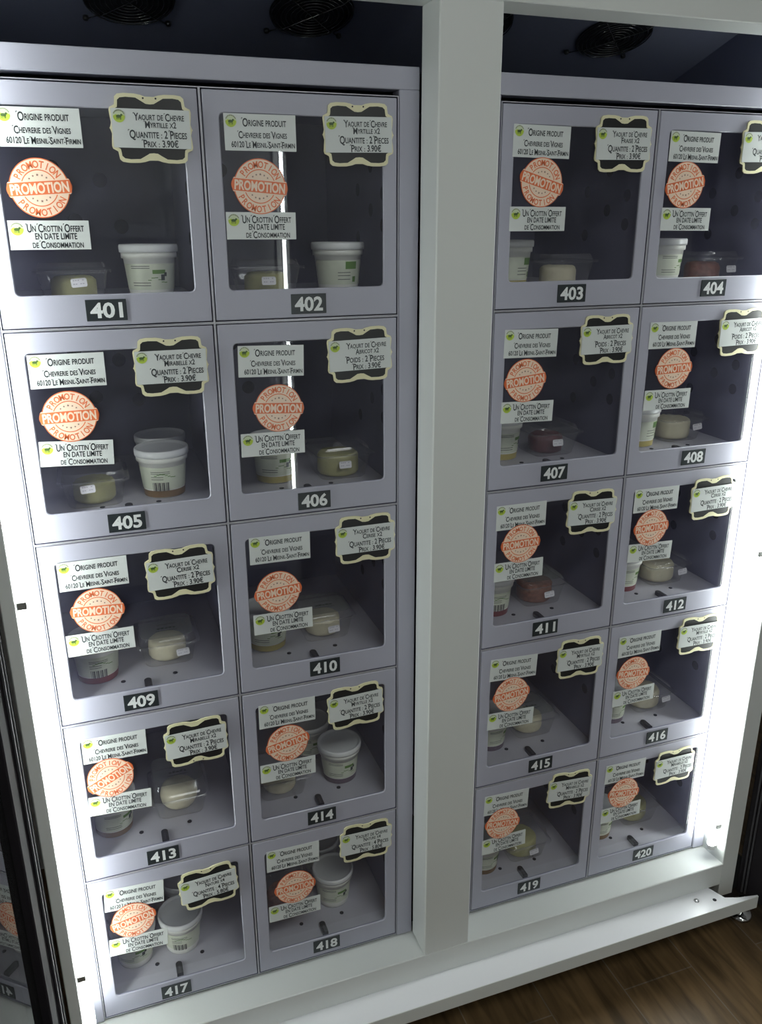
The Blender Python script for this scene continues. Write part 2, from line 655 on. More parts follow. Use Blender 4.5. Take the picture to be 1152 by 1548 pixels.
def mesh_card(lines):
    if lines in CARD_CACHE:
        return CARD_CACHE[lines]
    mb = MB()
    card(mb, .1055, .0495, .0008)
    y = -.0010
    logo(mb, -.0425, .0150, .0085, y)
    write(mb, lines[0], .0105, .0152, .069, .0084, y, "ink")
    write(mb, lines[1], .0115, .0055, .0031 * len(lines[1]) + .010, .0078, y, "ink")
    write(mb, lines[2], .0075, -.0070, .0042 * len(lines[2]), .0096, y, "ink")
    write(mb, lines[3], .0100, -.0188, .050, .0088, y, "ink")
    CARD_CACHE[lines] = mb.mesh("price_card")
    return CARD_CACHE[lines]


def mesh_plate(num):
    mb = MB()
    mb.bbox(-.0285, .0285, -.0012, 0, -.0152, .0152, "plate_dark", .0004)
    write(mb, str(num), 0, 0, .0455, .0205, -.0014, "plate_digit", off=0.03, swash=False)
    return mb.mesh("number_plate")


# ------------------------------------------------------------------ room
XL, XR, YB, YF, ZC = -1.7, 3.3, 0.75, -3.0, 2.75
struct("floor", MB().box(XL, XR, YF, YB, -0.05, 0.0, "wood_tile"))
struct("ceiling", MB().box(XL, XR, YF, YB, ZC, ZC + .05, "ceiling_plaster"))
struct("wall_rear", MB().box(XL, XR, YB, YB + .05, 0, ZC, "wall_plaster"))
struct("wall_front", MB().box(XL, XR, YF - .05, YF, 0, ZC, "wall_plaster"))
struct("wall_left", MB().box(XL - .05, XL, YF, YB, 0, ZC, "wall_plaster"))
struct("wall_right", MB().box(XR, XR + .05, YF, YB, 0, ZC, "wall_plaster"))

lamp = thing("ceiling_lamp", "flat white ceiling lamp lighting the room in front of the lockers", "ceiling lamp", (0.75, -1.80, ZC))
MB().bbox(-.75, .75, -.32, .32, -.05, -.001, "lamp_base", .004).build("housing", lamp)
MB().box(-.72, .72, -.29, .29, -.053, -.0502, "ceiling_panel").build("diffuser", lamp)

# ------------------------------------------------------------------ vending cabinet
CXL, CXR = -0.032, 1.406       # inner faces of the left and right reveals
cab = thing("vending_cabinet", "tall white steel vending cabinet framing the two banks of numbered lockers", "vending cabinet", (0, 0, 0))


def Z(z):
    return Z0 + z


MB().bbox(.6352, .7365, FRONT, -.003, Z(-1.631), Z(.121), "cabinet_white", .002).build("pillar", cab)
MB().bbox(-.052, CXL, FRONT, .52, Z(-1.73), Z(.42), "cabinet_white", .0015).build("side_panel", cab)
MB().bbox(CXR, 1.449, FRONT, .52, Z(-1.73), Z(.42), "cabinet_white", .0015).build("side_panel", cab)
m_ = MB(); m_.bbox(CXL, CXR, FRONT, -.001, Z(.1205), Z(.42), "cabinet_white", .0015)
m_.build("top_fascia", cab)
m_ = MB()
m_.loops([[(x, FRONT, Z(-1.690)) for x in (CXL, CXR)], [(x, FRONT, Z(-1.6315)) for x in (CXL, CXR)], [(x, FRONT + .0015, Z(-1.630)) for x in (CXL, CXR)],
          [(x, .03, Z(-1.638)) for x in (CXL, CXR)], [(x, .03, Z(-1.690)) for x in (CXL, CXR)]], "cabinet_white", False)
m_.build("sill", cab)
# plinth ledge: folded sheet with a notched right end
m_ = MB()
top = [(-.052, -.070), (1.372, -.070), (1.388, -.108), (1.415, -.118), (1.466, -.128), (1.466, -.131), (-.052, -.131)]
zt = Z(-1.690)
n_ = len(top)
m_.add([(x, y, zt) for x, y in top] + [(x, y, zt - .002) for x, y in top],
       [tuple(range(n_))[::-1], tuple(range(n_, 2 * n_))] + [(i, (i + 1) % n_, n_ + (i + 1) % n_, n_ + i) for i in range(n_)], "ledge_white")
m_.bbox(-.052, 1.466, -.1325, -.1305, zt - .034, zt + .0002, "cabinet_white", .0006)
ledge = m_.build("ledge", cab)
MB().lathe([(.0062, 0), (.0062, .0012), (.0045, .0028), (.001, .0034)], "screw_steel", 16, (1.318, -.094, zt + .0002)).build("screw", ledge)
MB().lathe([(.0045, 0), (.0045, .0003)], "hole_dark", 14, (1.360, -.106, zt + .0002)).build("screw_hole", ledge)
MB().box(-.052, 1.56, -.06, .5, Z(-1.760), Z(-1.7305), "black_plastic").build("base", cab)
MB().box(-.05, 1.41, .10, .12, .002, Z(-1.7605), "black_plastic").build("kick_plate", cab)
MB().box(CXL, CXR, .521, .535, Z(-1.73), Z(.42), "cavity_navy").build("back_panel", cab)
# dark compartment above the lockers
m_ = MB()
m_.add([(x, y, Z(.239 - .311 * y + dz)) for dz in (0, .003) for y in (.0, .468) for x in (CXL, CXR)],
       [(0, 2, 3, 1), (4, 5, 7, 6), (0, 1, 5, 4), (2, 6, 7, 3), (0, 4, 6, 2), (1, 3, 7, 5)], "cavity_navy")     # sloping fan panel
m_.box(CXL, CXR, .47, .52, Z(.043), Z(.24), "cavity_navy")
m_.box(CXL, CXR, .03, .47, Z(.036), Z(.0395), "cavity_navy")
m_.box(CXL, CXL + .003, .0, .47, Z(.041), Z(.24), "cavity_navy")
m_.box(CXR - .003, CXR, .0, .47, Z(.041), Z(.24), "cavity_navy")
m_.build("fan_compartment", cab)
for fx, fy in ((0.03, -.03), (1.53, -.03), (0.03, .45), (1.53, .45)):
    m_ = MB()
    m_.lathe([(.030, 0), (.030, .006), (.024, .012), (.011, .016), (.011, .034), (.020, .036), (.020, .044), (.008, .046), (.008, Z(-1.760))], "chrome", 24, (fx, fy, 0))
    m_.build("foot", cab)
# steel surround of each locker bank
for x0, x1 in ((CXL + .0005, 2 * W + .034), (2 * W + GAP - .034, CXR - .0005)):
    xa = 0 if x0 < .3 else 2 * W + GAP
    xb = xa + 2 * W
    m_ = MB()
    m_.bbox(x0, x1, 0, .03, Z(.0085), Z(.0405), "locker_steel", .0012)
    m_.bbox(x0, xa - .0008, 0, .03, Z(-1.632), Z(.0085), "locker_steel", .0012)
    m_.bbox(xb + .0008, x1, 0, .03, Z(-1.632), Z(.0085), "locker_steel", .0012)
    m_.build("locker_surround", cab)


# ------------------------------------------------------------------ LED tubes
def led_tube(name, label, x, y, z0, z1, side, clips, group=None):
    t = thing(name, label, "lamp", (x, y, z0), 0, group)
    MB().lathe([(.004, .004), (.0085, .010), (.0085, z1 - z0 - .012), (.004, z1 - z0 - .004)], "led_white", 14).build("diffuser", t)
    MB().lathe([(.003, -.004), (.0092, 0), (.0092, .008), (.0087, .012)], "lamp_base", 14).build("end_cap", t)
    MB().lathe([(.0087, z1 - z0 - .012), (.0092, z1 - z0 - .008), (.0092, z1 - z0), (.003, z1 - z0 + .003)], "lamp_base", 14).build("end_cap", t)
    xb = side * .0104
    a, b = sorted((xb, xb + side * .0012))
    MB().box(a, b, -.007, .007, .004, z1 - z0 - .004, "lamp_base").build("mounting_rail", t)
    for cz in clips:
        m = MB()
        a, b = sorted((side * .0100, side * -.004))
        m.bbox(a, b, -.0145, -.0090, cz - z0 - .006, cz - z0 + .006, "clip_steel", .0006)
        m.build("clip", t)
    return t


led_tube("led_tube", "glowing white LED tube down the left edge beside locker 405", CXL + .0118, -.050, Z(-1.585), Z(.113), -1, [Z(-.72), Z(-1.45)])
led_tube("led_tube", "glowing white LED tube down the right edge beside locker 420", CXR - .0118, -.036, Z(-1.606), Z(.113), 1, [Z(-.84), Z(-1.535)])


# ------------------------------------------------------------------ fans in the compartment above
def fan(x, label):
    y = .254
    t = thing("cooling_fan", label, "fan", (x, y - .0002, Z(.239 - .311 * y - .0006)), 0, None)
    t.rotation_euler = (-math.atan(.311), 0, 0)
    R = .071
    m = MB()
    m.lathe([(R + .0015, 0), (R + .0015, -.002), (R - .002, -.002), (R - .003, -.0004)], "black_plastic", 48, cap0=False, cap1=False)
    m.add([(R * math.cos(2 * PI * i / 48), R * math.sin(2 * PI * i / 48), -.0003) for i in range(48)], [tuple(range(48))[::-1]], "hole_dark")
    m.build("frame", t)
    g = MB()
    for k in range(1, 9):
        r = .0035 + k * .0083
        g.tube([(r * math.cos(2 * PI * i / 48), r * math.sin(2 * PI * i / 48), -.0085 if k < 8 else -.0065) for i in range(48)], .0009, "black_wire", 6, True)
    for a in (PI / 4, 3 * PI / 4):
        c, q = math.cos(a), math.sin(a)
        g.tube([(-.0933 * c, -.0933 * q, -.0045), (-.070 * c, -.070 * q, -.0066), (-.060 * c, -.060 * q, -.0100), (.060 * c, .060 * q, -.0100), (.070 * c, .070 * q, -.0066), (.0933 * c, .0933 * q, -.0045)], .0010, "black_wire", 6)
    g.build("grille", t)
    for i in range(4):
        a = PI / 4 + i * PI / 2
        MB().lathe([(.005, 0), (.005, -.004), (.0035, -.0065), (.001, -.007)], "black_plastic", 12, (.0933 * math.cos(a), .0933 * math.sin(a), 0)).build("screw", t)


fan(.238, "round black fan grille above locker 401, leftmost in the dark top compartment")
fan(.538, "round black fan grille above locker 402 beside the white pillar")
fan(.841, "round black fan almost hidden behind the pillar above locker 403")
fan(1.141, "round black fan grille above locker 404 in the right top compartment")

# ------------------------------------------------------------------ lockers
ME_ORIGIN, ME_OFFER, ME_PROMO, ME_FRAME = mesh_origin(), mesh_offer(), mesh_promo(), mesh_sign_frame()


def mesh_door():
    mb = MB()
    g = .0032
    o = lambda e: rrect(g + e, W - g - e, g + e, H - g - e, .0015, 3)
    i = lambda e: rrect(.0262 - e, .2742 + e, .0475 - e, .2925 + e, .0065 + e, 3)
    L = [[(x, .018, z) for x, z in o(0)], [(x, .0012, z) for x, z in o(0)], [(x, .0002, z) for x, z in o(.0012)],
         [(x, .0002, z) for x, z in i(.0014)], [(x, .0016, z) for x, z in i(0)], [(x, .0046, z) for x, z in i(0)],
         [(x, .0046, z) for x, z in i(.016)], [(x, .018, z) for x, z in i(.016)]]
    mb.loops(L, "locker_steel", True, ring=True)
    return mb.mesh("door")


def mesh_pane():
    mb = MB()
    p = rrect(.0264, .2740, .0477, .2923, .0064, 3)
    mb.loops([[(x, .0042, z) for x, z in p], [(x, .0012, z) for x, z in p]], "locker_glass", True, False, True)
    return mb.mesh("window_pane")


FL = .030                       # height of the compartment floor inside a locker


def mesh_body():
    mb = MB()
    t = .0014; a = .0002; d = .40
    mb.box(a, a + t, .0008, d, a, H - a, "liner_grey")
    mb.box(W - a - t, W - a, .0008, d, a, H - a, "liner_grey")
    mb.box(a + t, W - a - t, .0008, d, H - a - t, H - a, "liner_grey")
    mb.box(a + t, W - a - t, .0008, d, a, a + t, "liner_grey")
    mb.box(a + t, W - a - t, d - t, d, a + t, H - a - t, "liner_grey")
    # bright steel nosing on the front edge of the box
    for q in ((0, a + t, 0, H), (W - a - t, W, 0, H)):
        mb.box(q[0] + .0001, q[1] - .0001, .0002, .0008, a, H - a, "locker_edge")
    for q in ((a, a + t), (H - a - t, H - a)):
        mb.box(a + t, W - a - t, .0002, .0008, q[0], q[1], "locker_edge")
    # round vent holes in both side walls and in the back
    for yy, zz in ((.07, .19), (.07, .14), (.13, .235), (.13, .165), (.20, .20), (.20, .12)):
        for xx, s in ((a + t + .0003, 1), (W - a - t - .0003, -1)):
            mb.add([(xx, yy + .011 * math.cos(2 * PI * i / 16), zz + .011 * math.sin(2 * PI * i / 16)) for i in range(16)], [tuple(range(16))[::s]], "hole_dark")
    for xx, zz in ((.09, .24), (.17, .22), (.12, .15), (.20, .14)):
        disc(mb, xx, zz, .013, d - t - .0003, "hole_dark", 16)
    return mb.mesh("compartment")


def mesh_shelf():
    mb = MB()
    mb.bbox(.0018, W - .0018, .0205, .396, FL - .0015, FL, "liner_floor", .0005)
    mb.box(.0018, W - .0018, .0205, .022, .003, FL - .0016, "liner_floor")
    for x in (.107, .197):
        mb.lathe([(.0042, 0), (.0042, .001), (.001, .0014)], "hole_dark", 12, (x, .066, FL))
    return mb.mesh("compartment_floor")


def mesh_latch():
    mb = MB()
    pts = []
    for i in range(9):
        a = PI * i / 8
        pts.append((.0062 * math.cos(a), .046 + .0062 * math.sin(a)))
    pts += [(-.0062, .0207), (.0062, .0207)]
    mb.loops([[(x, y, FL + .0001) for x, y in pts], [(x, y, FL + .0075) for x, y in pts], [(x * .8, .022 + (y - .022) * .95, FL + .0085) for x, y in pts]], "black_plastic", True, False, True)
    mb.box(-.0012, .0012, .0207, .040, FL + .0085, FL + .0092, "gasket_black")
    return mb.mesh("latch")


ME_DOOR, ME_PANE, ME_BODY, ME_SHELF, ME_LATCH = mesh_door(), mesh_pane(), mesh_body(), mesh_shelf(), mesh_latch()

FLAV = {401: "Myrtille", 402: "Myrtille", 403: "Fraise", 404: "Fraise", 405: "Mirabelle", 406: "Abricot", 407: "Abricot", 408: "Abricot",
        409: "Cerise", 410: "Cerise", 411: "Cerise", 412: "Cerise", 413: "Mirabelle", 414: "Myrtille", 415: "Myrtille", 416: "Myrtille",
        417: "Nature", 418: "Nature", 419: "Mirabelle", 420: "Mirabelle"}
FR_EN = {"Myrtille": "blueberry", "Fraise": "strawberry", "Mirabelle": "mirabelle plum", "Abricot": "apricot", "Cerise": "cherry", "Nature": "plain"}
# per locker: origin (x, z, angle) | promotion (x, z, angle) | offer (x, z, angle) | sign (x, z, angle) | plate x, z
ST = {
401: ((.085, .266, .3), (.0755, .190, 3.9), (.081, .129, -.2), (.231, .268, 0), (.145, .025)),
402: ((.085, .268, .2), (.080, .195, -4.6), (.080, .140, -.3), (.234, .269, 1.1), (.149, .024)),
403: ((.076, .268, -.8), (.079, .206, -16), (.0755, .149, -.1), (.230, .268, .8), (.151, .026)),
404: ((.080, .267, -.7), (.067, .205, 11), (.0765, .148, -.4), (.233, .270, 1.1), (.156, .027)),
405: ((.081, .266, -.2), (.076, .198, .7), (.080, .141, -2.9), (.230, .264, 0), (.141, .023)),
406: ((.085, .263, -1.7), (.0933, .187, -3.5), (.082, .129, -.4), (.232, .266, 1.3), (.148, .024)),
407: ((.076, .268, -1.2), (.068, .203, 5.8), (.0755, .146, -1.5), (.229, .268, .3), (.140, .025)),
408: ((.077, .269, -.5), (.086, .206, 2), (.079, .147, -.7), (.235, .268, 1.2), (.158, .025)),
409: ((.081, .268, 0), (.081, .204, -3), (.080, .147, .2), (.216, .252, 1.4), (.132, .025)),
410: ((.085, .270, -.5), (.078, .190, 4.6), (.085, .132, 0), (.238, .269, 0), (.158, .027)),
411: ((.0755, .272, 0), (.0765, .216, 1.6), (.0755, .162, .1), (.228, .263, -1.8), (.143, .026)),
412: ((.080, .270, -.4), (.074, .211, 1.6), (.0775, .158, -2), (.217, .259, 1.4), (.157, .025)),
413: ((.080, .270, -.8), (.067, .211, 26), (.078, .156, -3.2), (.217, .251, 1.5), (.140, .023)),
414: ((.084, .271, -.4), (.082, .207, 11), (.081, .149, -.4), (.215, .260, 1.9), (.143, .026)),
415: ((.0765, .273, -2.5), (.074, .213, 4.6), (.0755, .155, -2.2), (.229, .269, -1.6), (.154, .025)),
416: ((.078, .271, .4), (.068, .204, -3.6), (.0755, .147, .7), (.229, .269, -.8), (.152, .026)),
417: ((.081, .272, -3.5), (.074, .219, 11), (.079, .163, -3), (.216, .255, 4), (.137, .023)),
418: ((.082, .271, -1.1), (.083, .197, 1), (.081, .142, -.5), (.232, .268, -1.4), (.144, .028)),
419: ((.0765, .273, -2), (.069, .221, -6), (.0755, .168, 1), (.230, .269, -4.5), (.146, .027)),
420: ((.0765, .276, -1.2), (.077, .218, -7), (.0755, .166, .7), (.209, .260, .2), (.153, .026)),
}
ROWWORD = ["top row", "second row", "third row", "fourth row", "bottom row"]
for num in range(401, 421):
    c, r = (num - 401) % 4, (num - 401) // 4
    fl = FLAV[num]
    org = (COLX[c], 0, Z(-H * (r + 1)))
    bank = "left bank" if c < 2 else "right bank"
    lk = thing("locker", "grey glass-fronted locker numbered %d, %s of the %s, with %s yogurt sign" % (num, ROWWORD[r], bank, FR_EN[fl]), "locker", org, 0,
               "numbered lockers in the vending cabinet")
    link("compartment", ME_BODY, lk)
    link("compartment_floor", ME_SHELF, lk)
    link("latch", ME_LATCH, lk, (.148, 0, 0))
    dr = link("door", ME_DOOR, lk)
    link("window_pane", ME_PANE, dr)
    so, sp, sf, sg, pl = ST[num]
    D = math.radians
    link("number_plate", mesh_plate(num), dr, (pl[0], -.0001, pl[1]))["label"] = "dark plate reading %d" % num
    link("origin_label", ME_ORIGIN, dr, (so[0], .0005, so[1]), (0, -D(so[2]), 0))["label"] = "white origin label on locker %d" % num
    link("offer_label", ME_OFFER, dr, (sf[0], .0004, sf[1]), (0, -D(sf[2]), 0))["label"] = "white free cheese offer label on locker %d" % num
    link("promotion_sticker", ME_PROMO, dr, (sp[0], -.0006, sp[1]), (0, -D(sp[2]), 0))["label"] = "round orange promotion sticker on locker %d" % num
    flip = 180 if num == 413 else 0
    link("price_sign", ME_FRAME, dr, (sg[0], -.0010, sg[1]), (0, -D(sg[2] + flip), 0))["label"] = "black ornate sign with cream border on locker %d" % num
    four = fl == "Nature"
    q = ("Poids" if fl == "Abricot" else "Quantite") + (" : 4 Pieces" if four else " : 2 Pieces")
    lines = ("Yaourt de Chevre", "%s x%d" % (fl, 4 if four else 2), q, "Prix : 5.80€" if four else "Prix : 3.90€")
    link("price_card", mesh_card(lines), dr, (sg[0], -.0042, sg[1]), (0, -D(sg[2]), 0))["label"] = "white price card on the sign of locker %d" % num


# ------------------------------------------------------------------ contents
def inside(num, x, y, dz=0.0):
    c, r = (num - 401) % 4, (num - 401) // 4
    return (COLX[c] + x, y, Z(-H * (r + 1)) + FL + .0003 + dz)


def curved(mb, r0, r1, z0, z1, a0, a1, m, n=10, lift=.0003, zmin=.0, zmax=.075):
    """patch on the cone of a pot between heights and angles (angle 0 faces the viewer, -y)"""
    def rad(z):
        return r0 + (r1 - r0) * (z - zmin) / (zmax - zmin) + lift
    L = []
    for z in (z0, z1):
        L.append([(rad(z) * math.sin(a0 + (a1 - a0) * i / n), -rad(z) * math.cos(a0 + (a1 - a0) * i / n), z) for i in range(n + 1)])
    mb.loops(L, m, False, smooth=True)


POT_MESH = {}


def pot_meshes(style, layer):
    key = (style, layer)
    if key in POT_MESH:
        return POT_MESH[key]
    rb, rt, hb = .0335, .0405, .072
    body = MB()
    body.lathe([(rb - .004, .0), (rb, .0022), (rb + .0005, .012), (rt - .0008, hb - .0095), (rt + .0022, hb - .0090), (rt + .0024, hb - .001), (rt + .0010, hb)], "pot_plastic", 36)
    lid = MB()
    lid.lathe([(rt + .0025, hb - .0004), (rt + .0042, hb - .0002), (rt + .0046, hb + .004), (rt + .0046, hb + .009), (rt + .0034, hb + .0115),
               (rt + .0012, hb + .0115), (rt - .0012, hb + .0085), (rt - .004, hb + .0080), (.001, hb + .0082)], "pot_lid", 40, cap0=False)
    lab = MB()
    curved(lab, rb, rt, .016, .055, -1.5, 1.5, "label_print", 24, .0003)
    if style == 'A':          # deer mark and green lines
        curved(lab, rb, rt, .040, .046, .0, .55, "label_green", 6, .0006)
        curved(lab, rb, rt, .030, .039, .35, .52, "label_dark", 4, .0006)
        curved(lab, rb, rt, .036, .042, .50, .62, "label_dark", 3, .0006)
        for z in (.022, .026, .048, .051):
            curved(lab, rb, rt, z, z + .0010, -.9, -.1, "label_dark", 8, .0006)
        for i in range(6):
            curved(lab, rb, rt, .030 + .004 * math.sin(i), .0312 + .004 * math.sin(i), -.2 + i * .14, -.06 + i * .14, "label_green", 2, .0006)
    elif style == 'B':        # solid green block
        curved(lab, rb, rt, .041, .053, .05, .62, "label_green", 6, .0006)
        curved(lab, rb, rt, .020, .029, .42, .60, "label_green", 4, .0006)
        for z in (.024, .030, .035):
            curved(lab, rb, rt, z, z + .0010, -.3, .3, "label_dark", 6, .0006)
    else:                     # bar code side
        for i in range(13):
            w = .018 + .016 * ((i * 7) % 3)
            a = -.62 + i * .062
            curved(lab, rb, rt, .014, .029, a, a + w, "bar_black", 1, .0006)
        for z in (.034, .038, .044, .047):
            curved(lab, rb, rt, z, z + .0009, -.65, .2 if z > .04 else -.1, "label_dark", 8, .0006)
        for i in range(8):
            curved(lab, rb, rt, .040 + .003 * math.sin(i * .7), .0413 + .003 * math.sin(i * .7), -.5 + i * .12, -.38 + i * .12, "label_green", 2, .0006)
    lay = None
    if layer:
        lay = MB()
        curved(lay, rb, rt, .0022, .0140, -PI, PI, layer, 36, .0002)
        lay = lay.mesh("fruit_layer")
    POT_MESH[key] = (body.mesh("body"), lid.mesh("lid"), lab.mesh("label"), lay)
    return POT_MESH[key]


def pot(num, x, y, style, label, layer=None, turn=0.0, k=1.0, dz=0.0):
    t = thing("yogurt_pot", label, "yogurt pot", inside(num, x, y, dz), turn, "goat yogurt pots in the lockers")
    b, l, p, lay = pot_meshes(style, layer)
    for nme, me in (("body", b), ("lid", l), ("printed_label", p), ("fruit_layer", lay)):
        if me:
            link(nme, me, t)
    t.scale = (k, k, k)
    return t


TUB_MESH = {}


def sq(hw, r, z, k=3):
    return [(x, y, z) for x, y in rrect(-hw, hw, -hw, hw, r, k)]


def tub_meshes(tall, film):
    key = (tall, film)
    if key in TUB_MESH:
        return TUB_MESH[key]
    h = .046
    base = MB()
    base.loops([sq(.036, .012, .0009), sq(.040, .013, .0), sq(.0425, .013, .003), sq(.0500, .014, h - .004), sq(.0505, .014, h), sq(.0560, .010, h), sq(.0562, .010, h - .002)], "clear_plastic", True, True, False, True)
    lid = MB()
    m = "printed_film" if film else "clear_plastic"
    lid.loops([sq(.0562, .010, h + .0006), sq(.0562, .010, h + .0022), sq(.0500, .014, h + .0024), sq(.0480, .016, h + tall - .003), sq(.0465, .016, h + tall)], "clear_plastic", True, False, False, True)
    lid.loops([sq(.0465, .016, h + tall), sq(.02, .01, h + tall + .0002)], m, True, False, True)
    if film:
        z = h + tall + .0006
        for i in range(5):
            lid.box(-.016 + i * .007, -.011 + i * .007, -.012, -.008 + .002 * (i % 2), z, z + .0002, "label_dark")
        lid.box(-.02, .02, -.020, -.0188, z, z + .0002, "label_dark")
        lid.box(-.015, .018, .006, .0072, z, z + .0002, "label_dark")
    TUB_MESH[key] = (base.mesh("base"), lid.mesh("lid"))
    return TUB_MESH[key]


def mesh_tag():
    mb = MB()
    p = [(-.0115, -.0045), (-.0100, -.0065), (.0100, -.0065), (.0115, -.0045), (.0115, .0045), (.0100, .0065), (-.0100, .0065), (-.0115, .0045)]
    mb.loops([[(x, 0, z) for x, z in p], [(x, -.0004, z) for x, z in p]], "tag_white", True, True, True)
    for i, z in enumerate((.0030, -.0022)):
        for j in range(5):
            if (i + j) % 4 != 3:
                mb.box(-.0085 + j * .0034, -.0062 + j * .0034, -.0006, -.0005, z, z + .0011, "tag_ink")
    return mb.mesh("price_tag")


ME_TAG = mesh_tag()
CHEESE_MESH = {}


def cheese_mesh(shape, m):
    key = (shape, m)
    if key in CHEESE_MESH:
        return CHEESE_MESH[key]
    r, h, rd = {"disc": (.034, .036, .009), "low": (.033, .024, .008), "big": (.038, .041, .008), "ball": (.036, .050, .022)}[shape]
    prof = []
    for i in range(5):
        a = -PI / 2 + i * PI / 8
        prof.append((r - rd + rd * math.cos(a), rd + rd * math.sin(a)))
    for i in range(5):
        a = i * PI / 8
        prof.append((r - rd + rd * math.cos(a), h - rd + rd * math.sin(a)))
    prof.append((.002, h + .0004))
    mb = MB()
    mb.lathe(prof, m, 32)
    rnd = random.Random(len(CHEESE_MESH) + 3)
    amp = .0012 if "spiced" not in m and "dark" not in m else .0020
    mb.v = [(x * (1 + rnd.uniform(-amp, amp) * 18), y * (1 + rnd.uniform(-amp, amp) * 18), max(z + (rnd.uniform(-amp, amp) if z > .004 else 0), 0)) for x, y, z in mb.v]
    CHEESE_MESH[key] = mb.mesh("goat_cheese")
    return CHEESE_MESH[key]


def tub(num, x, y, tub_label, cheese_label, shape="disc", m="cheese_white", tall=.013, film=False, tag_at=None, turn=0.0):
    t = thing("plastic_tub", tub_label, "plastic tub", inside(num, x, y), turn, "clear cheese tubs in the lockers")
    b, l = tub_meshes(tall, film)
    link("base", b, t)
    link("lid", l, t)
    if tag_at is not None:
        tx, tz, ta = tag_at
        yy = -(.0425 + (tz - .003) / .039 * .0075) - .0012
        link("price_tag", ME_TAG, t, (tx, yy, tz), (-.17, -math.radians(ta), 0))["label"] = "small white price tag on the front of the tub"
    ch = link("goat_cheese", cheese_mesh(shape, m), None, inside(num, x, y, .0012), (0, 0, turn + .7))
    tag(ch, cheese_label, "cheese", "goat cheeses in the clear tubs")


LF = "left of the tub"
pot(401, .221, .112, 'A', "large white yogurt pot with flat white lid at the right of locker 401")
tub(401, .104, .116, "clear tub below the offer label in locker 401", "pale round cheese in the clear tub in locker 401", "disc", "cheese_yellow", tag_at=(.008, .030, 4))
pot(402, .232, .112, 'B', "white yogurt pot with a green block label at the right of locker 402")
tub(402, .105, .112, "clear tub behind the mirrored light in locker 402", "greyish cheese in the clear tub in locker 402", "disc", "cheese_yellow", tag_at=(-.004, .026, 0))
pot(403, .088, .12, 'B', "yogurt pot with green block label cut by the left window edge of locker 403", "layer_apricot", .3)
tub(403, .193, .12, "clear tub in the middle of locker 403", "pale cream cheese in the tub in locker 403", "disc", "cheese_white")
pot(404, .118, .11, 'A', "white yogurt pot at the left of locker 404 beside a red-brown cheese", None, .3)
tub(404, .222, .115, "clear tub with reddish cheese in locker 404", "red-brown spiced cheese in the tub in locker 404", "disc", "cheese_spiced", tag_at=(.030, .026, 0))
pot(405, .212, .110, 'C', "front yogurt pot with bar code and brown fruit layer in locker 405", "layer_plum")
pot(405, .219, .205, 'A', "rear yogurt pot standing behind the bar-coded pot in locker 405", "layer_plum")
tub(405, .098, .112, "clear tub with a tilted price tag at the left of locker 405", "pale yellow cheese in the tub in locker 405", "disc", "cheese_yellow", tag_at=(-.010, .034, 4))
pot(406, .110, .125, 'A', "yogurt pot under the offer label in locker 406", "layer_apricot")
tub(406, .228, .125, "clear tub with a square price tag at the right of locker 406", "dim brownish cheese in the tub in locker 406", "big", "cheese_yellow", tag_at=(.0, .028, 0))
pot(407, .086, .120, 'A', "yogurt pot with yellow base cut by the left window edge of locker 407", "layer_apricot", .4)
tub(407, .195, .130, "clear tub with dark red cheese in locker 407", "dark red coated cheese in the tub in locker 407", "disc", "cheese_dark", tag_at=(.0, .028, 0))
pot(408, .101, .112, 'B', "white yogurt pot with green block label at the left of locker 408", "layer_apricot", .25)
tub(408, .210, .140, "clear tub with a large cheese in locker 408", "largest pale cheese in a tub, in locker 408", "big", "cheese_white", tag_at=(.028, .030, 6))
pot(409, .067, .103, 'C', "pinkish yogurt pot with bar code at the left of locker 409", "layer_cherry", .3)
tub(409, .192, .140, "clear tub with printed lid in locker 409", "cream cheese under the printed lid in locker 409", "disc", "cheese_white", film=True, tag_at=(.024, .026, 5))
pot(410, .077, .115, 'A', "yogurt pot with yellowish base below the offer label in locker 410", "layer_apricot")
tub(410, .192, .135, "clear tub with printed lid in locker 410", "cream cheese under the printed lid in locker 410", "disc", "cheese_white", film=True, tag_at=(.010, .024, 4))
pot(411, .073, .100, 'C', "pinkish yogurt pot cut by the left window edge of locker 411", "layer_cherry", .2)
tub(411, .188, .128, "clear tub with speckled cheese in locker 411", "red-brown speckled cheese in the tub in locker 411", "big", "cheese_spiced", film=True, tag_at=(.010, .026, 5))
pot(412, .096, .112, 'A', "yogurt pot with red-brown base at the left of locker 412", "layer_cherry", .3)
tub(412, .202, .128, "clear tub with pale cheese and tag in locker 412", "pale cheese in the tub in locker 412", "big", "cheese_white", tag_at=(.034, .028, 5))
pot(413, .060, .100, 'A', "greenish white yogurt pot below the offer label in locker 413", "layer_plum", .5)
tub(413, .186, .128, "tall domed clear tub in locker 413", "round ball-like cheese in the domed tub in locker 413", "ball", "cheese_white", .034, True)
tub(414, .085, .112, "low clear tub below the offer label in locker 414", "pale low cheese in the tub in locker 414", "low", "cheese_white")
pot(414, .212, .106, 'A', "front greenish yogurt pot with animal mark in locker 414", "layer_blueberry")
pot(414, .172, .204, 'A', "dim rear yogurt pot behind the greenish pot in locker 414", "layer_blueberry")
pot(415, .080, .100, 'A', "pale yogurt pot below the offer label in locker 415", "layer_blueberry", .5)
tub(415, .190, .128, "clear tub in the middle of locker 415", "cream cheese in the tub in locker 415", "disc", "cheese_white", film=True)
pot(416, .090, .100, 'A', "white yogurt pot at the left of locker 416", "layer_blueberry", .3)
tub(416, .202, .126, "clear tub with a price tag in locker 416", "pale cheese in the tub in locker 416", "big", "cheese_white", tag_at=(.030, .030, 5))
pot(417, .068, .102, 'A', "low-lying yogurt pot peeking out below the offer label in locker 417")
